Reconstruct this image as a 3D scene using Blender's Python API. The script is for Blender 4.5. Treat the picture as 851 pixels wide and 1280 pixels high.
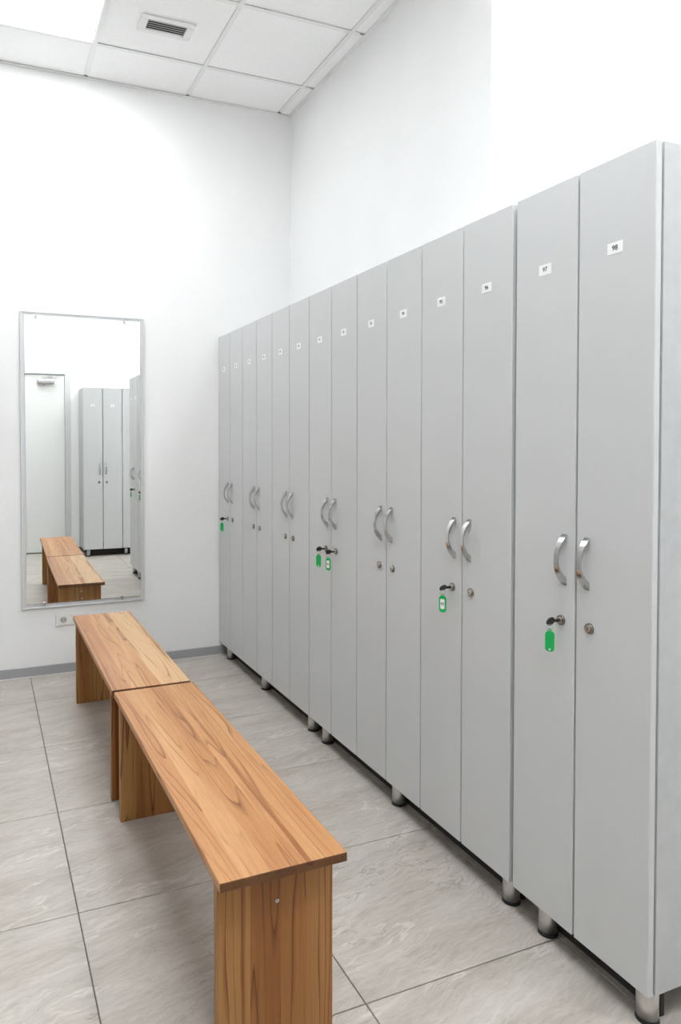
import bpy, bmesh, math, random
from mathutils import Vector, Matrix, Euler
random.seed(7)
S = bpy.context.scene
COL = S.collection
for o in list(bpy.data.objects):
    bpy.data.objects.remove(o)

# ------------------------------------------------------------------ camera, world, exposure
cam_d = bpy.data.cameras.new('camera')
cam = bpy.data.objects.new('camera', cam_d)
COL.objects.link(cam)
cam.location = (-1.3592, -4.2158, 1.3217)
cam.rotation_euler = (math.radians(88.745), math.radians(0.054), math.radians(-22.214))
cam_d.sensor_fit = 'AUTO'
cam_d.sensor_width = 36.0
cam_d.lens = 884.6 / 1280 * 36.0
cam_d.shift_x = 85.2 / 1280
cam_d.shift_y = -65.7 / 1280
cam_d.clip_start = 0.02
S.camera = cam

world = bpy.data.worlds.new('world')
S.world = world
world.use_nodes = True
world.node_tree.nodes['Background'].inputs[0].default_value = (0.9, 0.95, 1, 1)
world.node_tree.nodes['Background'].inputs[1].default_value = 0.05
S.view_settings.view_transform = 'Standard'
S.view_settings.look = 'None'
S.view_settings.gamma = 1
S.view_settings.use_curve_mapping = False
S.view_settings.exposure = 1.45
S.cycles.max_bounces = 14
S.cycles.diffuse_bounces = 10
PANEL_POWER = 10.0        # emission strength of the ceiling light panels

# ------------------------------------------------------------------ dimensions (metres)
XL, XR, XA = -2.30, 0.493, 2.0        # left wall, right wall, alcove wall
YN, YS = -4.79, -1.95                 # wall behind the viewer, end of the right wall
ZC = 3.422                            # ceiling
DW = 0.2205                           # locker door pitch
ZT, ZB = 1.984, 0.084                 # locker top, bottom

# ------------------------------------------------------------------ materials
def srgb(r, g, b):
    f = lambda c: (c/255/12.92) if c/255 <= .04045 else ((c/255+.055)/1.055)**2.4
    return (f(r), f(g), f(b), 1)

class NT:
    def __init__(s, name):
        s.m = bpy.data.materials.new(name); s.m.use_nodes = True
        s.t = s.m.node_tree; s.b = s.t.nodes['Principled BSDF']
    def n(s, kind, ins=None, **kw):
        nd = s.t.nodes.new(kind)
        for k, v in kw.items(): setattr(nd, k, v)
        for k, v in (ins or {}).items(): s.put(nd.inputs[k], v)
        return nd
    def put(s, sock, v):
        if hasattr(v, 'is_linked') or isinstance(v, bpy.types.NodeSocket): s.t.links.new(v, sock)
        else: sock.default_value = v
    def math(s, op, a, b=0.0, c=None, clamp=False):
        nd = s.n('ShaderNodeMath', operation=op, use_clamp=clamp)
        s.put(nd.inputs[0], a); s.put(nd.inputs[1], b)
        if c is not None: s.put(nd.inputs[2], c)
        return nd.outputs[0]
    def vmath(s, op, a, b=None):
        nd = s.n('ShaderNodeVectorMath', operation=op)
        s.put(nd.inputs[0], a)
        if b is not None: s.put(nd.inputs[1], b)
        return nd.outputs[0]
    def mapping(s, vec, scale=(1,1,1), rot=(0,0,0), loc=(0,0,0)):
        nd = s.n('ShaderNodeMapping'); s.put(nd.inputs['Vector'], vec)
        nd.inputs['Scale'].default_value = scale; nd.inputs['Rotation'].default_value = rot
        nd.inputs['Location'].default_value = loc
        return nd.outputs[0]
    def noise(s, vec, scale, detail=3, rough=.5, dist=0):
        nd = s.n('ShaderNodeTexNoise'); s.put(nd.inputs['Vector'], vec)
        nd.inputs['Scale'].default_value = scale; nd.inputs['Detail'].default_value = detail
        nd.inputs['Roughness'].default_value = rough; nd.inputs['Distortion'].default_value = dist
        return nd.outputs['Fac']
    def ramp(s, fac, pts):
        nd = s.n('ShaderNodeValToRGB'); s.put(nd.inputs[0], fac); e = nd.color_ramp.elements
        while len(e) < len(pts): e.new(.5)
        for i, (p, c) in enumerate(pts):
            e[i].position = p; e[i].color = c if len(c) == 4 else (*c, 1)
        return nd.outputs[0]
    def mix(s, fac, a, b, mode='MIX'):
        nd = s.n('ShaderNodeMix', data_type='RGBA', blend_type=mode)
        s.put(nd.inputs[0], fac); s.put(nd.inputs[6], a); s.put(nd.inputs[7], b)
        return nd.outputs[2]
    def bump(s, h, strength=.1, dist=.002):
        nd = s.n('ShaderNodeBump'); nd.inputs['Strength'].default_value = strength
        nd.inputs['Distance'].default_value = dist; s.put(nd.inputs['Height'], h)
        s.t.links.new(nd.outputs[0], s.b.inputs['Normal'])
    def out(s, **kw):
        for k, v in kw.items(): s.put(s.b.inputs[{'color':'Base Color','rough':'Roughness','metal':'Metallic','spec':'Specular IOR Level'}[k]], v)
        return s.m
    def obj(s): return s.n('ShaderNodeTexCoord').outputs['Object']
    def pos(s): return s.n('ShaderNodeNewGeometry').outputs['Position']

def plain(name, col, rough=.5, metal=0, var=.04, scale=30):
    t = NT(name); f = t.noise(t.obj(), scale, 3)
    a = tuple(c*(1-var) for c in col[:3])+(1,); b = tuple(min(1, c*(1+var)) for c in col[:3])+(1,)
    return t.out(color=t.ramp(f, [(.3, a), (.7, b)]), rough=rough, metal=metal)

def paint_wall():
    t = NT('white_wall_paint'); p = t.pos(); f = t.noise(p, 3, 4); g = t.noise(p, 260, 2)
    t.bump(g, .06, .002)
    return t.out(color=t.ramp(f, [(.3, (.805,.805,.80)), (.7, (.83,.83,.825))]), rough=.75, spec=.25)

def laminate():
    t = NT('grey_laminate'); o = t.obj()
    r = t.n('ShaderNodeObjectInfo').outputs['Random']
    f = t.noise(t.mapping(o, (60, 60, 5)), 8, 3, .6); g = t.noise(o, 2.5, 2)
    k = t.math('ADD', t.math('MULTIPLY', f, .6), t.math('MULTIPLY', g, .4))
    k = t.math('ADD', k, t.math('MULTIPLY', t.math('SUBTRACT', r, .5), .12))
    t.bump(f, .05, .0006)
    return t.out(color=t.ramp(k, [(.3, (.565,.572,.572)), (.7, (.595,.602,.602))]), rough=.42, spec=.4)

def stone():
    t = NT('stone_look_floor_tile'); p = t.pos()
    rnd = t.n('ShaderNodeObjectInfo').outputs['Random']
    off = t.n('ShaderNodeCombineXYZ'); t.put(off.inputs[0], t.math('MULTIPLY', rnd, 37.)); t.put(off.inputs[1], t.math('MULTIPLY', rnd, 91.))
    q = t.vmath('ADD', p, off.outputs[0])
    q = t.mapping(q, (1, 1, 1), (0, 0, math.radians(-13)))
    wn = t.n('ShaderNodeTexNoise'); t.put(wn.inputs['Vector'], q); wn.inputs['Scale'].default_value = 4.5; wn.inputs['Detail'].default_value = 6
    wv = t.vmath('SCALE', t.vmath('SUBTRACT', wn.outputs['Color'], (.5,.5,.5))); wv.node.inputs['Scale'].default_value = .10
    w = t.vmath('ADD', q, wv)
    broad = t.noise(t.mapping(w, (1.5, 6.5, 1)), 1.6, 6, .6)
    fine = t.noise(t.mapping(w, (6, 34, 1)), 2.4, 8, .72)
    grit = t.noise(p, 150, 3, .6)
    k = t.math('ADD', t.math('MULTIPLY', broad, .50), t.math('MULTIPLY', fine, .50))
    c = t.ramp(k, [(.30, srgb(152,143,133)), (.43, srgb(172,164,155)), (.52, srgb(184,177,169)), (.62, srgb(194,188,181)), (.74, srgb(180,170,159))])
    vl = t.noise(t.mapping(w, (1.6, 7, 1), loc=(3,7,0)), 1.7, 5, .55)
    line = t.ramp(t.math('ABSOLUTE', t.math('SUBTRACT', vl, .5)), [(0, (1,1,1)), (.022, (0,0,0))])
    msk = t.ramp(t.noise(t.mapping(q, loc=(9,2,0)), 2.6, 2), [(.44, (0,0,0)), (.60, (1,1,1))])
    c = t.mix(t.math('MULTIPLY', t.math('MULTIPLY', line, msk), .75), c, srgb(212,206,198))
    vd = t.noise(t.mapping(w, (1.5, 6, 1), loc=(13,27,0)), 2.3, 4, .55)
    lined = t.ramp(t.math('ABSOLUTE', t.math('SUBTRACT', vd, .5)), [(0, (1,1,1)), (.012, (0,0,0))])
    mskd = t.ramp(t.noise(t.mapping(q, loc=(19,32,0)), 2.2, 2), [(.48, (0,0,0)), (.64, (1,1,1))])
    c = t.mix(t.math('MULTIPLY', t.math('MULTIPLY', lined, mskd), .6), c, srgb(128,118,110))
    c = t.mix(t.math('MULTIPLY', t.ramp(grit, [(.58, (0,0,0)), (.75, (1,1,1))]), .2), c, srgb(140,130,122))
    t.bump(k, .10, .002)
    return t.out(color=c, rough=t.math('ADD', t.math('MULTIPLY', fine, .22), .27), spec=.45)

def wood(name, tint=(.93, .915, .90), stretch=.32, mask=(.42, .62), lines=.8):
    t = NT(name)
    gp = t.n('ShaderNodeAttribute', attribute_name='grain').outputs['Vector']     # z runs along the grain
    st = t.n('ShaderNodeAttribute', attribute_name='stave').outputs['Fac']
    off = t.n('ShaderNodeCombineXYZ')
    t.put(off.inputs[0], t.math('MULTIPLY', st, 13.7)); t.put(off.inputs[1], t.math('MULTIPLY', st, 7.3)); t.put(off.inputs[2], t.math('MULTIPLY', st, 29.))
    q = t.vmath('ADD', gp, off.outputs[0])
    # heart figure: contour lines of a stretched field make cathedral shapes
    fld = t.noise(t.mapping(q, (7, 7, stretch)), 1.5, 2, .4)
    ph = t.math('MULTIPLY', fld, 12.0)
    saw = t.math('FRACT', ph)
    linew = t.ramp(saw, [(0, (1,1,1)), (.05, (.55,.55,.55)), (.22, (0,0,0)), (.955, (0,0,0)), (1, (1,1,1))])
    msk = t.ramp(t.noise(t.mapping(q, (9, 9, .8), loc=(4,1,8)), 1.6, 2), [(mask[0], (.08,.08,.08)), (mask[1], (1,1,1))])
    fine = t.noise(t.mapping(q, (90, 90, 2.2)), 2.0, 4, .6)
    pores = t.noise(t.mapping(q, (260, 260, 9)), 2.0, 2, .6)
    broad = t.noise(t.mapping(q, (12, 12, .8)), 1.3, 3, .5)
    tone = t.math('ADD', t.math('MULTIPLY', broad, .45), t.math('MULTIPLY', fine, .25))
    tone = t.math('ADD', tone, t.math('MULTIPLY', t.math('FRACT', t.math('MULTIPLY', st, 5.17)), .34))
    g = lambda r, gg, b: srgb(r*tint[0], gg*tint[1], b*tint[2])
    c = t.ramp(tone, [(.30, g(184,128,80)), (.44, g(202,148,98)), (.56, g(216,168,118)), (.72, g(228,190,145))])
    c = t.mix(t.math('MULTIPLY', t.math('MULTIPLY', linew, msk), lines), c, g(122,70,34))
    c = t.mix(t.math('MULTIPLY', t.ramp(pores, [(.6, (0,0,0)), (.72, (1,1,1))]), .28), c, g(140,84,44))
    stk = t.ramp(t.noise(t.mapping(q, (30, 30, .55), loc=(2,5,3)), 1.5, 4, .6), [(.57, (0,0,0)), (.68, (1,1,1))])
    c = t.mix(t.math('MULTIPLY', stk, .85), c, g(150,92,48))
    t.bump(fine, .08, .001)
    return t.out(color=c, rough=t.math('ADD', t.math('MULTIPLY', fine, .15), .36), spec=.4)

def emitter():
    t = NT('light_diffuser')
    t.b.inputs['Emission Color'].default_value = (.935, .97, 1, 1)
    t.b.inputs['Emission Strength'].default_value = PANEL_POWER
    f = t.noise(t.obj(), 400, 1); t.bump(f, .1, .001)
    return t.out(color=(.9,.9,.9,1), rough=.5)

def brushed(name, col, rough, metal=1.0):
    t = NT(name); f = t.noise(t.mapping(t.obj(), (120, 120, 6)), 6, 3, .6)
    t.bump(f, .04, .0005)
    return t.out(color=t.ramp(f, [(.3, tuple(c*.9 for c in col)), (.7, col)]), rough=rough, metal=metal)

M_WALL = paint_wall(); M_LAM = laminate(); M_STONE = stone(); M_EMIT = emitter()
M_WOOD = wood('oiled_beech', stretch=.38, mask=(.38, .56), lines=.9); M_WOOD_SHADE = wood('oiled_beech_shaded', (.74, .665, .52), .5, (.34, .52), .95); M_END = wood('beech_end_grain', (.50, .43, .35))  # end panel wood is tinted darker to carry its shade
M_CARC = plain('grey_carcass_board', (.48,.487,.487), .5)
M_SHADE = plain('under_locker_shade', (.03,.027,.024), .8)  # near-black tone standing in for the shade under the lockers
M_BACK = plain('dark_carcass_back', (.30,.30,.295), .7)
M_CHROME = brushed('satin_chrome', (.62,.62,.61), .16)
M_LOCK = brushed('dark_nickel', (.30,.27,.24), .22); M_LOCKC = brushed('worn_nickel', (.55,.50,.45), .3)
M_STEEL = brushed('brushed_nickel', (.66,.64,.61), .34)
M_DARK = plain('dark_metal', (.045,.042,.04), .4, .6)
M_BLACK = plain('black_rubber', (.012,.012,.012), .6)
M_GREEN = plain('green_plastic', srgb(8,170,84), .35, 0, .03)
M_PAPER = plain('white_label', (.86,.86,.85), .6, 0, .01)
M_INK = plain('black_print', (.02,.02,.02), .6, 0, .02)
M_GROUT = plain('grout', srgb(122,116,109), .85, 0, .1, 60)
M_BASE = plain('grey_baseboard', srgb(158,159,161), .45, 0, .03, 8)
M_SEAL = plain('pale_sealant', srgb(214,212,208), .5, 0, .03, 40)
M_TILE = plain('ceiling_tile_board', (.90,.90,.895), .85, 0, .02, 90)
M_TBAR = plain('white_grid_metal', (.80,.80,.795), .5, 0, .01)
M_SLAB = plain('concrete_slab', (.10,.10,.10), .9, 0, .1)
M_ALU = plain('silver_grey_frame', (.64,.645,.655), .4, .1, .02)
M_WPLA = plain('white_plastic', (.76,.75,.72), .35, 0, .01)
M_DOORW = plain('white_door_paint', (.78,.785,.77), .45, 0, .01)
M_FRAME = plain('shaded_white_door_frame', (.62,.625,.62), .45, 0, .02)  # white frame, its grey carries the shadow it receives
def mirror_mat():
    t = NT('mirror_silver'); f = t.noise(t.obj(), 2, 1)
    return t.out(color=t.ramp(f, [(.3, (.90,.915,.905)), (.7, (.905,.92,.91))]), rough=0.0, metal=1.0)
M_MIRROR = mirror_mat()

# ------------------------------------------------------------------ mesh helpers
class MB:
    """collects shapes and links them as one mesh object"""
    def __init__(s): s.bm = bmesh.new()
    def box(s, a, b, bev=0, seg=1, mi=0):
        r = bmesh.ops.create_cube(s.bm, size=1)
        vs = r['verts']
        a, b = Vector(a), Vector(b); c = (a+b)/2; d = b-a
        for v in vs: v.co = Vector((v.co.x*d.x, v.co.y*d.y, v.co.z*d.z)) + c
        fs = set(f for v in vs for f in v.link_faces)
        for f in fs: f.material_index = mi
        if bev:
            es = list(set(e for v in vs for e in v.link_edges))
            r = bmesh.ops.bevel(s.bm, geom=es, offset=bev, segments=seg, affect='EDGES', profile=.5)
            for f in r['faces']: f.material_index = mi
        return s
    def cyl(s, c, axis, r, h, n=24, r2=None, mi=0, bev=0):
        rot = Vector((0,0,1)).rotation_difference(Vector(axis)).to_matrix().to_4x4()
        g = bmesh.ops.create_cone(s.bm, cap_ends=True, segments=n, radius1=r, radius2=r if r2 is None else r2, depth=h,
                                  matrix=Matrix.Translation(Vector(c)) @ rot)
        fs = set(f for v in g['verts'] for f in v.link_faces)
        for f in fs: f.material_index = mi; f.smooth = len(f.verts) == 4
        if bev:
            es = [e for e in set(e for v in g['verts'] for e in v.link_edges) if any(len(f.verts) > 4 for f in e.link_faces)]
            r = bmesh.ops.bevel(s.bm, geom=es, offset=bev, segments=2, affect='EDGES', profile=.5)
            for f in r['faces']: f.material_index = mi
        return s
    def torus(s, c, axis, R, r, n=20, k=8, mi=0):
        rot = Vector((0,0,1)).rotation_difference(Vector(axis)).to_matrix()
        rings = []
        for i in range(n):
            a = 2*math.pi*i/n; ring = []
            for j in range(k):
                b = 2*math.pi*j/k
                p = Vector(((R+r*math.cos(b))*math.cos(a), (R+r*math.cos(b))*math.sin(a), r*math.sin(b)))
                ring.append(s.bm.verts.new(rot @ p + Vector(c)))
            rings.append(ring)
        for i in range(n):
            for j in range(k):
                f = s.bm.faces.new((rings[i][j], rings[(i+1)%n][j], rings[(i+1)%n][(j+1)%k], rings[i][(j+1)%k]))
                f.smooth = True; f.material_index = mi
        return s
    def prism(s, pts, d0, d1, to3, bev=0, mi=0, smooth=False):
        """closed outline pts (2D) extruded from d0 to d1; to3(u, v, d) gives the point"""
        A = [s.bm.verts.new(to3(u, v, d0)) for u, v in pts]; B = [s.bm.verts.new(to3(u, v, d1)) for u, v in pts]
        n = len(pts); fs = [s.bm.faces.new(A[::-1]), s.bm.faces.new(B)]
        for i in range(n):
            f = s.bm.faces.new((A[i], A[(i+1)%n], B[(i+1)%n], B[i])); f.smooth = smooth; fs.append(f)
        for f in fs: f.material_index = mi
        if bev:
            es = list(set(fs[0].edges) | set(fs[1].edges))
            r = bmesh.ops.bevel(s.bm, geom=es, offset=bev, segments=2, affect='EDGES', profile=.5)
            for f in r['faces']: f.material_index = mi
        return s
    def text(s, string, size, to3, mi=0, offset=0.0):
        cu = bpy.data.curves.new('print', 'FONT'); cu.body = string; cu.size = size
        cu.align_x = 'CENTER'; cu.align_y = 'CENTER'; cu.offset = offset; cu.resolution_u = 3
        ob = bpy.data.objects.new('print', cu); COL.objects.link(ob)
        dg = bpy.context.evaluated_depsgraph_get(); me = bpy.data.meshes.new_from_object(ob.evaluated_get(dg))
        vs = [s.bm.verts.new(to3(v.co.x, v.co.y)) for v in me.vertices]
        for p in me.polygons:
            try: f = s.bm.faces.new([vs[i] for i in p.vertices]); f.material_index = mi
            except ValueError: pass
        bpy.data.objects.remove(ob); bpy.data.curves.remove(cu); bpy.data.meshes.remove(me)
        return s
    def mesh(s, name, mats, recalc=True):
        if recalc: bmesh.ops.recalc_face_normals(s.bm, faces=s.bm.faces)
        me = bpy.data.meshes.new(name); s.bm.to_mesh(me); s.bm.free()
        for m in (mats if isinstance(mats, (list, tuple)) else [mats]): me.materials.append(m)
        return me
    def build(s, name, mats, parent=None, loc=(0,0,0), label=None, recalc=True):
        return link(name, s.mesh(name, mats, recalc), parent, loc, label)

def link(name, me, parent=None, loc=(0,0,0), label=None):
    o = bpy.data.objects.new(name, me); COL.objects.link(o); o.location = loc
    if parent is not None: o.parent = parent
    if label: o['label'] = label
    return o
def thing(name, loc, label, cat, group=None, rz=0):
    o = bpy.data.objects.new(name, None); COL.objects.link(o)
    o.empty_display_size = .1; o.location = loc; o.rotation_euler = (0, 0, rz)
    tag(o, label, cat, group); return o
def tag(o, label, cat, group=None):
    o['label'] = label; o['category'] = cat
    if group: o['group'] = group
    return o
def struct(o): o['kind'] = 'structure'; return o

# ------------------------------------------------------------------ walls
HW = 3.75
struct(MB().box((XL-.12, 0, -.1), (XA+.12, .12, HW)).build('wall_far', M_WALL))
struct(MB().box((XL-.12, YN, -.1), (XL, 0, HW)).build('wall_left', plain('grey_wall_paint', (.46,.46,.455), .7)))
struct(MB().box((XR, YS, -.1), (XA+.12, 0, HW)).build('wall_right', M_WALL))          # solid return that ends at YS
struct(MB().box((XA, YN, -.1), (XA+.12, YS, HW)).build('wall_alcove', M_WALL))
DX0, DX1, DZ = -1.45, -.481, 2.195                                                      # doorway in the wall behind the viewer
w = MB()
w.box((XL-.12, YN-.14, -.1), (DX0, YN, HW)); w.box((DX1, YN-.14, -.1), (XA+.12, YN, HW)); w.box((DX0, YN-.14, DZ), (DX1, YN, HW))
struct(w.build('wall_near', M_WALL))

# ------------------------------------------------------------------ floor
fl = struct(MB().box((XL-.12, YN-.14, -.1), (XA+.12, .12, -.0035)).build('floor', M_GROUT))
GAP = .0034
RA = (XL, XR, YN, 0); RB = (XR, XA, YN, YS)
tile_cache = {}
def cells(x0, px, nx0, nx1, y0, py, ny0, ny1):
    for i in range(nx0, nx1):
        for j in range(ny0, ny1):
            c = (x0+i*px, x0+(i+1)*px, y0+j*py, y0+(j+1)*py)
            for R in (RA, RB):
                a = (max(c[0], R[0]), min(c[1], R[1]), max(c[2], R[2]), min(c[3], R[3]))
                if a[1]-a[0] > .012 and a[3]-a[2] > .012: yield i, j, a
for i, j, a in cells(-1.123, .588, -3, 6, -1.008, .59, -7, 2):
    sx, sy = round(a[1]-a[0]-GAP, 4), round(a[3]-a[2]-GAP, 4)
    if (sx, sy) not in tile_cache:
        tile_cache[sx, sy] = MB().box((-sx/2, -sy/2, -.0035), (sx/2, sy/2, 0), .0009).mesh('floor_tile', M_STONE)
    link('floor_tile', tile_cache[sx, sy], fl, ((a[0]+a[1])/2, (a[2]+a[3])/2, 0))

# ------------------------------------------------------------------ baseboards
def baseboard(name, a, b):
    ax, ay = a; bx, by = b
    o = struct(MB().box((ax, ay, .0), (bx, by, .058), .002).build(name, M_BASE))
    return o
T = .011
b = baseboard('baseboard_far', (XL, -T), (XR, 0))
MB().box((XL+T, -T-.005, .0), (XR-T, -T, .006), .001).build('sealant_bead', M_SEAL, b, label='pale sealant bead along the floor')
baseboard('baseboard_left', (XL, YN), (XL+T, -T))
baseboard('baseboard_right', (XR-T, YS), (XR, -T))
baseboard('baseboard_near', (DX1+.036, YN), (XA, YN+T))
baseboard('baseboard_end', (XR, YS-T), (XA, YS))
baseboard('baseboard_alcove', (XA-T, YN+T), (XA, YS-T))

# ------------------------------------------------------------------ ceiling: slab, tiles, grid
ce = struct(MB().box((XL, YN, ZC+.18), (XA, 0, ZC+.25)).build('ceiling', M_SLAB))
CX0, CY0, P = .404-1.2, -.378, .6
LIGHTS = [(-1, -1), (0, -5), (-1, -7), (2, -4), (2, -7)]           # light panel cells (column, row): only the first is seen, the rest placed for fill light
light_rects = {}
tile_cache = {}
for i, j, a in cells(CX0, P, -4, 6, CY0, P, -9, 2):
    if (i, j) in LIGHTS: light_rects[i, j] = a; continue
    sx, sy = round(a[1]-a[0]-.020, 4), round(a[3]-a[2]-.020, 4)
    if (sx, sy) not in tile_cache:
        tile_cache[sx, sy] = MB().box((-sx/2, -sy/2, .006), (sx/2, sy/2, .018), .0012).mesh('ceiling_tile', M_TILE)
    link('ceiling_tile', tile_cache[sx, sy], ce, ((a[0]+a[1])/2, (a[2]+a[3])/2, ZC))
def tbar(a, b):
    """inverted T profile between two points on the ceiling plane"""
    a, b = Vector((*a, 0)), Vector((*b, 0)); L = (b-a).length
    if abs(b.x-a.x) > abs(b.y-a.y):
        m = MB().box((-L/2, -.012, 0), (L/2, .012, .0035)).box((-L/2, -.003, .0035), (L/2, .003, .038))
    else:
        m = MB().box((-.012, -L/2, 0), (.012, L/2, .0035)).box((-.003, -L/2, .0035), (.003, L/2, .038))
    m.build('grid_bar', M_TBAR, ce, ((a.x+b.x)/2, (a.y+b.y)/2, ZC))
E0 = .046
for i in range(-4, 6):
    x = CX0+i*P
    if XL+.03 < x < XR-.03: tbar((x, YN+E0), (x, -E0))
    elif XR+.03 < x < XA-.03: tbar((x, YN+E0), (x, YS-E0))
for j in range(-9, 1):
    y = CY0+j*P
    if not YN+.03 < y < -.03: continue
    xs = [CX0+i*P for i in range(-4, 6)]
    end = XR if y > YS else XA
    pts = [XL+E0-.012] + [x for x in xs if XL+.03 < x < end-.03] + [end-E0+.012]
    for u, v in zip(pts[:-1], pts[1:]):
        tbar((u+.0125, y), (v-.0125, y))
ang = MB()
for (x0, y0, x1, y1) in ((XL, -.02, XR, 0), (XR-.02, YS-.02, XR, -.02), (XR, YS-.02, XA, YS), (XL, YN, XL+.02, -.02), (XL+.02, YN, XA, YN+.02), (XA-.02, YN+.02, XA, YS-.02)):
    ang.box((x0, y0, ZC-.001), (x1, y1, ZC+.0025))
ang.build('wall_angle', M_TBAR, ce)

# ------------------------------------------------------------------ ceiling lights
LL = {(-1,-1): 'glowing white square light panel in the ceiling at the top left, near the mirror wall',
      (0,-5): 'square ceiling light panel between the nearer bench and the lockers, out of the picture',
      (-1,-7): 'added square ceiling light panel by the white door, out of the picture',
      (2,-4): 'added unseen square ceiling light panel in the alcove beyond the end of the right wall',
      (2,-7): 'added unseen square ceiling light panel in the alcove above the lockers facing the mirror'}
for k, a in light_rects.items():
    cx, cy = (a[0]+a[1])/2, (a[2]+a[3])/2
    t = thing('ceiling_light', (cx, cy, ZC), LL[k], 'ceiling light', 'square ceiling light panels')
    h = .292
    m = MB()
    for s in (-1, 1):
        m.box((-h, s*h-(.012 if s > 0 else 0), .0037), (h, s*h+(.012 if s < 0 else 0), .016), .001)
        m.box((s*h-(.012 if s > 0 else 0), -h+.012, .0037), (s*h+(.012 if s < 0 else 0), h-.012, .016), .001)
    m.box((-h, -h, .016), (h, h, .03))
    m.build('frame', M_WPLA, t)
    MB().box((-h+.012, -h+.012, .006), (h-.012, h-.012, .011)).build('diffuser', M_EMIT, t, label='glowing diffuser')

# ------------------------------------------------------------------ ventilation grille in a ceiling tile
t = thing('air_grille', (-.485, -.665, ZC), 'small white louvred air grille set in a ceiling tile beside the light panel', 'vent')
m = MB(); ox, oy, ix, iy = .135, .075, .098, .044
for s in (-1, 1):
    m.box((-ox, s*iy if s > 0 else -oy, -.005), (ox, oy if s > 0 else -iy, .004), .002)
    m.box((s*ix if s > 0 else -ox, -iy, -.005), (ox if s > 0 else -ix, iy, .004), .002)
m.build('frame', M_TBAR, t)
MB().box((-ix, -iy, .0028), (ix, iy, .0038)).build('backing', M_DARK, t, label='dark opening')
sl = MB(); sl.prism([(-.0066, -.0066), (-.0060, -.0076), (.0072, -.0012), (.0066, -.0002)], -ix, ix, lambda u, v, d: Vector((d, u, v)))
slm = sl.mesh('slat', M_TBAR)
for k in range(5): link('slat', slm, t, (0, -iy+.0088+k*.0176, .002))

# ------------------------------------------------------------------ lockers
# local frame of a locker: door fronts in the plane x = 0 facing -x, doors run towards -y
DT = .018
def door_mesh(w): return MB().box((0, -w/2, ZB), (DT, w/2, ZT), .0016, 1).mesh('door', M_LAM)
dm_std = door_mesh(DW-.0062); dm_std_w = DW
def handle_mesh():
    pts = []; H = .0645
    N = 14
    for k in range(N+1):
        z = -H+2*H*k/N; pts.append((-.0295*(1-abs(z/H)**2.3)-.0015*0, z))
    pts[0] = (0, -H); pts[-1] = (0, H)
    inner = []
    h2 = .0440
    for k in range(N+1):
        z = h2-2*h2*k/N; inner.append((-.0243*(1-abs(z/h2)**3.0), z))
    inner[0] = (0, h2); inner[-1] = (0, -h2)
    return MB().prism(pts+inner, -.0065, .0065, lambda u, v, d: Vector((u, d*(.85+.55*abs(v)/.0645), v)), .0012, smooth=True).mesh('handle', M_CHROME)
hm = handle_mesh()
lm = (MB().cyl((-.0025, 0, 0), (-1,0,0), .0135, .005, 24, .0118, 0).cyl((-.0062, 0, 0), (-1,0,0), .0088, .0028, 20, .0080, 1)
      .box((-.0079, -.0009, -.0045), (-.0074, .0009, .0045), mi=2)).mesh('lock', [M_LOCK, M_LOCKC, M_DARK])
legm = MB().cyl((0, 0, (ZB+.008)/2), (0,0,1), .0242, ZB-.008, 28).mesh('leg', M_STEEL)
footm = MB().cyl((0, 0, .0045), (0,0,1), .0262, .009, 28, .0248).mesh('rubber_foot', M_BLACK)
def plate_mesh(num):
    m = MB().box((-.0008, -.0215, -.0135), (0, .0215, .0135), .0003)
    m.text(str(num), .0165, lambda u, v: Vector((-.0011, -u, v)), 1, .00035)
    return m.mesh('number_plate', [M_PAPER, M_INK], recalc=False)

def locker(loc, numbers, legs, label, rz=0, DW=DW):
    dm = dm_std if DW == dm_std_w else door_mesh(DW-.0075)
    n = len(numbers); W = n*DW
    t = thing('locker', loc, label, 'locker', 'grey changing room lockers', rz)
    c = MB(); x0, x1 = DT+.004, .468
    c.box((x0, -.018, ZB), (x1, -.0012, ZT-.002), .001)
    c.box((x0, -W+.0012, ZB), (x1, -W+.018, ZT-.002), .001)
    c.box((x0, -W+.018, ZT-.020), (x1, -.018, ZT-.002)); c.box((x0+.002, -W+.018, ZB+.002), (x1, -.018, ZB+.020), mi=1)  # bottom board blackened to deepen the shade below
    for k in range(2, n, 2):
        c.box((x0+.020, -k*DW-.008, ZB+.02), (x1, -k*DW+.008, ZT-.02))
    c.build('carcass', [M_CARC, M_SHADE], t)
    MB().box((.074, -W+.03, 0), (.086, -.03, ZB+.0015)).build('shade_strip', M_SHADE, t, label='added dark strip behind the legs, deepening the shade')  # dark strip added to deepen the shadow under the locker
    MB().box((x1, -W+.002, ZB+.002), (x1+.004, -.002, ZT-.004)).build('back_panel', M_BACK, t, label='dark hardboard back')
    for k, num in enumerate(numbers):
        y = -(k+.5)*DW
        d = link('door', dm, t, (0, y, 0))
        s = -1 if k % 2 == 0 else 1           # side of the meeting edge
        e = s*DW/2
        link('handle', hm, d, (0, e-s*.0365, 1.0285), 'arched chrome handle')
        link('lock', lm, d, (0, e-s*.0455, .8725), 'round steel lock')
        link('number_plate', plate_mesh(num), d, (0, 0, 1.775), 'white plate with a printed number')
    for y in legs:
        for x in (.043, .42):
            l = link('leg', legm, t, (x, y, .008-.008), 'brushed steel leg')
            l.location.z = 0.0
            link('rubber_foot', footm, l, (0, 0, 0), 'black rubber foot')
    return t
# the leg cylinder starts above its rubber foot
for v in legm.vertices: v.co.z = .008 + (v.co.z-(ZB+.008)/2+(ZB-.008)/2)

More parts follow.
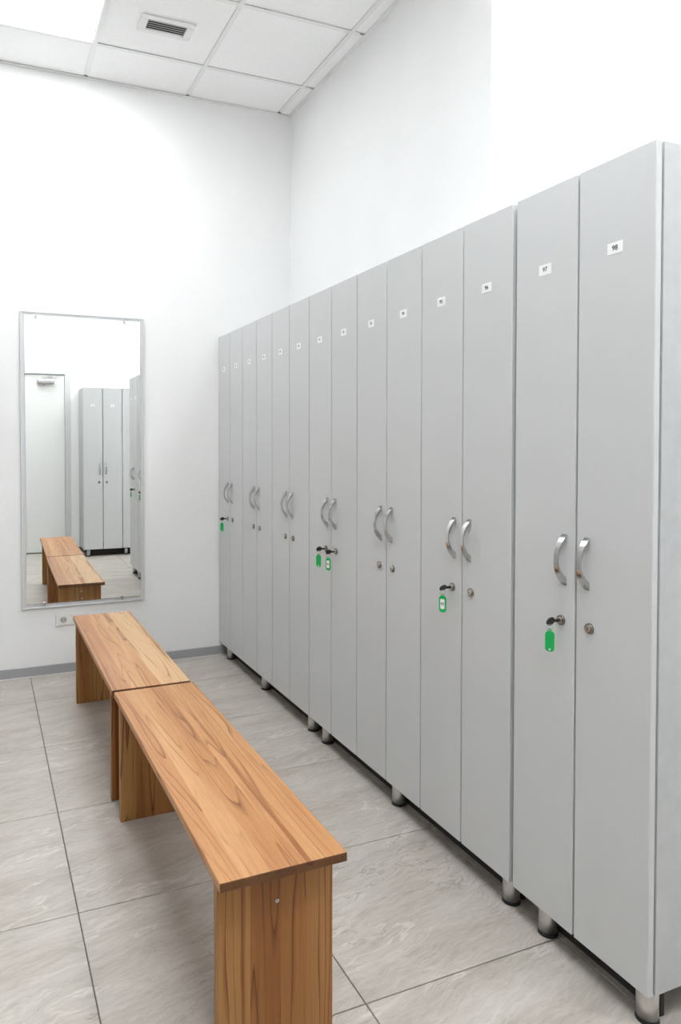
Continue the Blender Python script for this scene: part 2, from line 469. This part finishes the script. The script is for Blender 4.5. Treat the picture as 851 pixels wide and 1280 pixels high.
Y1, Y2, Y3 = -.0015, -.0015-6*DW, -.0015-12*DW-.0105
locker((0, Y1, 0), list(range(85, 91)), (-.107, -.69, -1.281), 'far six-door grey locker unit in the mirror wall corner, doors numbered 85 to 90')
locker((0, Y2, 0), list(range(91, 97)), (-.105, -.685, -1.283), 'middle six-door grey locker unit, doors numbered 91 to 96')
L3 = locker((0, Y3, 0), [97, 98], (-.093, -.402), 'nearest two-door grey locker with its side panel showing, doors numbered 97 and 98')
MB().cyl((.30, -2*DW+.0012, .48), (0,-1,0), .005, .003, 12, .004).build('screw_cap', M_DARK, L3, label='dark screw on the side panel')
locker((.128+2*.238, -4.302, 0), [99, 100, 101, 102], (-.08, -.43, -.89), 'four-door grey locker facing the mirror, seen only in its reflection beside the white door', -math.pi/2, .238)
# ------------------------------------------------------------------ keys left in the locks
def rrect(w, h, r, n=5):
    pts = []
    for cx, cy, a0 in ((w/2-r, h/2-r, 0), (-w/2+r, h/2-r, 90), (-w/2+r, -h/2+r, 180), (w/2-r, -h/2+r, 270)):
        for k in range(n+1):
            a = math.radians(a0+90*k/n); pts.append((cx+r*math.cos(a), cy+r*math.sin(a)))
    return pts
def door_y(num):
    k = num-85
    y0 = (Y1, Y2, Y3)[0 if num < 91 else 1 if num < 97 else 2]; k = k if num < 91 else k-6 if num < 97 else k-12
    s = -1 if k % 2 == 0 else 1
    return y0-(k+.5)*DW+s*DW/2-s*.0455
def key(num, front, label, yaw, swing):
    t = thing('key_with_tag', (-.0078, door_y(num), .8725), label, 'key', 'keys left in the locker doors')
    k = MB()
    k.box((-.016, -.0009, -.0036), (.0, .0009, .0036))                      # blade
    ang = math.radians(swing)
    # bow of the key: a rounded plate in the x-z plane turned a little about the key's axis
    pts = [(math.cos(a)*.0130-.0270, math.sin(a)*.0120) for a in [2*math.pi*i/20 for i in range(20)]]
    k.prism(pts, -.0013, .0013, lambda u, v, d: Vector((u, d*math.cos(ang)-v*math.sin(ang), v*math.cos(ang)+d*math.sin(ang))), .0005)
    k.build('key', M_DARK, t, label='dark steel key')
    MB().torus((-.029, 0, -.0155), (.35, 1, 0), .0085, .0007).build('ring', M_CHROME, t, label='split ring')
    R = Matrix.Rotation(math.radians(yaw), 3, 'Z')
    to = lambda u, v, d: R @ Vector((-d, -u, v)) + Vector((-.029, 0, -.0505))
    g = MB().prism(rrect(.0225, .052, .0085), -.0016, .0016, to, .0006)
    g.torus(to(0, .0285, 0), R @ Vector((-1,0,0)), .0032, .0013, 14, 6)
    tg = g.build('tag', M_GREEN, t, label='green plastic tag')
    if front:
        lb = MB().prism(rrect(.0135, .031, .003), .0016, .0021, to)
        lb.text(str(num), .0115, lambda u, v: to(u, v, .0024), 1, .0002)
        lb.build('paper_label', [M_PAPER, M_INK], tg, label='white paper slip with the number', recalc=False)
    else:
        MB().cyl(to(0, -.0205, .0017), R @ Vector((-1,0,0)), .0028, .0006, 12).build('tag_eyelet', M_PAPER, tg, label='small pale dot')
key(97, False, 'key with a plain green tag in the nearest locker, the largest of the hanging keys', 38, 20)
key(95, True, 'key with a white-faced green tag, second nearest of the five hanging keys', 34, 35)
key(92, True, 'key with a white-faced green tag, close beside another key halfway along the lockers', 30, 30)
key(91, False, 'key with a plain green tag, close beside a white-faced one halfway along the lockers', 36, 25)
key(85, False, 'key with a plain green tag in the farthest locker door by the mirror wall', 36, 25)

# ------------------------------------------------------------------ wooden benches
def wood_board(name, parent, a, b, along, across, n, mat, loc=(0,0,0), bev=.0025, seed=0):
    """one glued board from a to b: n staves side by side along axis `across`, grain along axis `along`"""
    rnd = random.Random(seed); bm = bmesh.new()
    gl = bm.verts.layers.float_vector.new('grain'); sl = bm.verts.layers.float.new('stave')
    a, b = Vector(a), Vector(b)
    cuts = [0]+sorted((k+rnd.uniform(-.22, .22))/n for k in range(1, n))+[1]
    # a closed slab whose top and bottom are cut along the stave joints
    third = 3-along-across
    tot = b[across]-a[across]
    for k in range(n):
        lo, hi = a.copy(), b.copy()
        lo[across] = a[across]+tot*cuts[k]; hi[across] = a[across]+tot*cuts[k+1]
        r = bmesh.ops.create_cube(bm, size=1); vs = r['verts']
        c = (lo+hi)/2; d = hi-lo
        for v in vs: v.co = Vector((v.co.x*d.x, v.co.y*d.y, v.co.z*d.z))+c
        # drop the hidden joint faces so the staves sit flush as one board
        kill = []
        for f in set(f for v in vs for f in v.link_faces):
            m = f.calc_center_median()[across]
            if (k > 0 and abs(m-lo[across]) < 1e-6) or (k < n-1 and abs(m-hi[across]) < 1e-6): kill.append(f)
        s = rnd.random()
        for v in vs: v[sl] = s
        bmesh.ops.delete(bm, geom=kill, context='FACES_ONLY')
    # round the outer arrises
    tol = 1e-6
    def outer(e):
        p = [sum((abs(v.co[ax]-a[ax]) < tol) or (abs(v.co[ax]-b[ax]) < tol) for ax in range(3)) for v in e.verts]
        n_ = 0
        for ax in range(3):
            for val in (a[ax], b[ax]):
                if all(abs(v.co[ax]-val) < tol for v in e.verts): n_ += 1
        return n_ >= 2
    es = [e for e in bm.edges if outer(e)]
    bmesh.ops.bevel(bm, geom=es, offset=bev, segments=2, affect='EDGES', profile=.5)
    for v in bm.verts:
        co = v.co+Vector((seed*1.7, seed*.9, seed*2.3))
        v[gl] = Vector((co[across], co[third], co[along]))
    bmesh.ops.recalc_face_normals(bm, faces=bm.faces)
    me = bpy.data.meshes.new(name); bm.to_mesh(me); bm.free(); me.materials.append(mat); me.materials.append(M_END)
    for p in me.polygons:                      # sawn ends show dark end grain
        if abs(p.normal[along]) > .8: p.material_index = 1
    return link(name, me, parent, loc)

BW, BZ, ST = .293, .432, .021
def bench(cx, y0, y1, label, seed, screws, near_inset, turn=0.0):
    """y0 far end, y1 near end"""
    cy = (y0+y1)/2
    t = thing('bench', (cx, cy, 0), label, 'bench', 'wooden changing room benches')
    hx, hy = BW/2, (y0-y1)/2
    wood_board('seat', t, (-hx, -hy, BZ-ST), (hx, hy, BZ), 1, 0, 5, M_WOOD, seed=seed)
    for k, s in enumerate((1, -1)):
        li, ri = (.006, .018) if s > 0 else near_inset
        yo = s*(hy-.057); yi = s*(hy-.085)
        wood_board('end_panel', t, (-hx+li, min(yo, yi), .0), (hx-ri, max(yo, yi), BZ-ST), 2, 0, 4, M_WOOD_SHADE, seed=seed+11+k*5)
        for z in screws:
            MB().cyl((.004, yo+s*.0006, z), (0, s, 0), .0048, .0016, 16, .004).cyl((.004, yo+s*.0014, z), (0, s, 0), .0016, .0006, 6, mi=1).build('screw', [M_STEEL, M_DARK], t, label='small steel screw head')
    t.rotation_euler.z = turn
    return t
bench(-.7825, -1.668, -2.867, 'nearer wooden slab bench in the foreground, its grained end panel facing the viewer', 3, (.326,), (.014, .006), .007)
bench(-.791, -.449, -1.650, 'farther wooden slab bench standing below the wall mirror', 6, (.372, .325), (.006, .018))

# ------------------------------------------------------------------ wall mirror
t = thing('wall_mirror', (-.818, 0, 1.228), 'tall grey framed mirror hanging on the white wall above the farther bench', 'mirror')
hx, hz = .348, .839
MB().box((-hx+.004, -.012, -hz+.004), (hx-.004, 0, hz-.004)).build('backing_board', M_ALU, t)
fr = MB()
fw = .024
for s in (-1, 1):
    fr.box((s*hx-(fw if s > 0 else 0), -.0135, -hz), (s*hx+(fw if s < 0 else 0), 0, hz), .0015)
    fr.box((-hx+fw, -.0135, s*hz-(fw if s > 0 else 0)), (hx-fw, 0, s*hz+(fw if s < 0 else 0)), .0015)
    fr.box((s*hx-(.008 if s > 0 else 0), -.018, -hz), (s*hx+(.008 if s < 0 else 0), -.0135, hz), .0015)
    fr.box((-hx+.008, -.018, s*hz-(.008 if s > 0 else 0)), (hx-.008, -.0135, s*hz+(.008 if s < 0 else 0)), .0015)
fr.build('frame', M_ALU, t, label='silver grey frame')
g = MB(); NG = 40; fr_, bk_ = [], []
def sag(x):           # the cheap sheet bows a little: about 0.56 degrees on its left side, 0.27 on its right
    u0, k = -.21, math.radians(.29)/.47
    return -(math.radians(.56)*x - k*((x-u0)**2-u0**2)/2)
for q in range(NG+1):
    x = -.3225+.645*q/NG; y = sag(x)
    fr_.append([g.bm.verts.new((x, y-.002, z)) for z in (-.814, .814)]); bk_.append([g.bm.verts.new((x, y+.002, z)) for z in (-.814, .814)])
for q in range(NG):
    f = g.bm.faces.new((fr_[q][0], fr_[q+1][0], fr_[q+1][1], fr_[q][1])); f.smooth = True
    g.bm.faces.new((bk_[q][0], bk_[q][1], bk_[q+1][1], bk_[q+1][0]))
    for e in (0, 1): g.bm.faces.new((fr_[q][e], fr_[q+1][e], bk_[q+1][e], bk_[q][e]))
for q in (0, NG): g.bm.faces.new((fr_[q][0], fr_[q][1], bk_[q][1], bk_[q][0]))
for e in g.bm.edges:
    if len(e.link_faces) == 2 and sum(f.smooth for f in e.link_faces) == 1: e.smooth = False
g = g.build('glass', M_MIRROR, t, (0, -.0185, .002), 'silvered mirror glass')
cl = (MB().box((-.007, -.004, -.010), (.007, .009, .012), .002).cyl((0, -.0045, 0), (0,-1,0), .005, .003, 14, .004)).mesh('clip', M_LOCKC)
for x, z in ((-.262, .808), (.235, .808), (-.228, -.815), (.212, -.815)):
    link('clip', cl, t, (x, -.0245, z), 'small chrome mirror clip')

# ------------------------------------------------------------------ wall socket
t = thing('wall_socket', (-.905, 0, .310), 'white double wall socket below the mirror, half hidden by the bench', 'socket')
m = MB().box((-.078, -.008, -.036), (.078, 0, .036), .003, 2).build('frame', M_WPLA, t)
for cx in (-.036, .036):
    r = MB()
    r.box((cx-.027, -.0105, -.027), (cx+.027, -.008, .027), .0012)
    r.torus((cx, -.0108, 0), (0,1,0), .0195, .0014, 28, 6)
    r.cyl((cx, -.0107, 0), (0,-1,0), .0185, .0008, 28, mi=1)
    for s in (-1, 1):
        r.cyl((cx+s*.0095, -.0112, 0), (0,-1,0), .0026, .0008, 10, mi=2)
    r.box((cx-.003, -.0125, .0145), (cx+.003, -.0107, .0185), mi=3); r.box((cx-.003, -.0125, -.0185), (cx+.003, -.0107, -.0145), mi=3)
    r.build('socket_insert', [M_WPLA, plain('socket_well', (.42,.41,.39), .5), M_BLACK, M_STEEL], t)

# ------------------------------------------------------------------ door behind the viewer (seen in the mirror)
d = struct(MB().box((DX0+.035, YN-.055, .008), (DX1-.038, YN-.012, DZ-.036), .002).build('door_1', M_DOORW))
f = MB()
f.box((DX0-.03, YN-.11, 0), (DX0+.032, YN+.006, DZ), .002); f.box((DX1-.035, YN-.11, 0), (DX1+.035, YN+.006, DZ), .002)
f.box((DX0+.032, YN-.11, DZ-.028), (DX1-.035, YN+.006, DZ+.012), .002)
f.build('door_frame', M_FRAME, d, label='white door frame, greyed for shadow')
f = MB().box((DX0+.032, YN-.075, 0), (DX1-.035, YN-.057, DZ-.033)).build('door_stop', M_BACK, d)
c = MB().box((-.85, YN-.012, 2.048), (-.64, YN+.030, 2.104), .012, 3)
c.cyl((-.775, YN+.008, 2.076), (0,0,1), .022, .078, 18)
cl_ = c.build('door_closer', M_CHROME, d, label='silver door closer')
MB().cyl((-.775, YN+.008, 2.121), (0,0,1), .008, .016, 12).box((-.785, YN+.002, 2.127), (-.60, YN+.016, 2.133)).box((-.73, YN+.006, 2.133), (-.66, YN+.014, 2.158), .002).build('closer_arm', M_STEEL, cl_)
hn = MB().cyl((-1.35, YN+.0, 1.03), (0,1,0), .024, .024, 20).cyl((-1.35, YN+.025, 1.03), (0,1,0), .009, .04, 14)
hn.box((-1.36, YN+.037, 1.021), (-1.23, YN+.053, 1.039), .006, 2)
hn.build('door_handle', M_CHROME, d, label='lever handle')
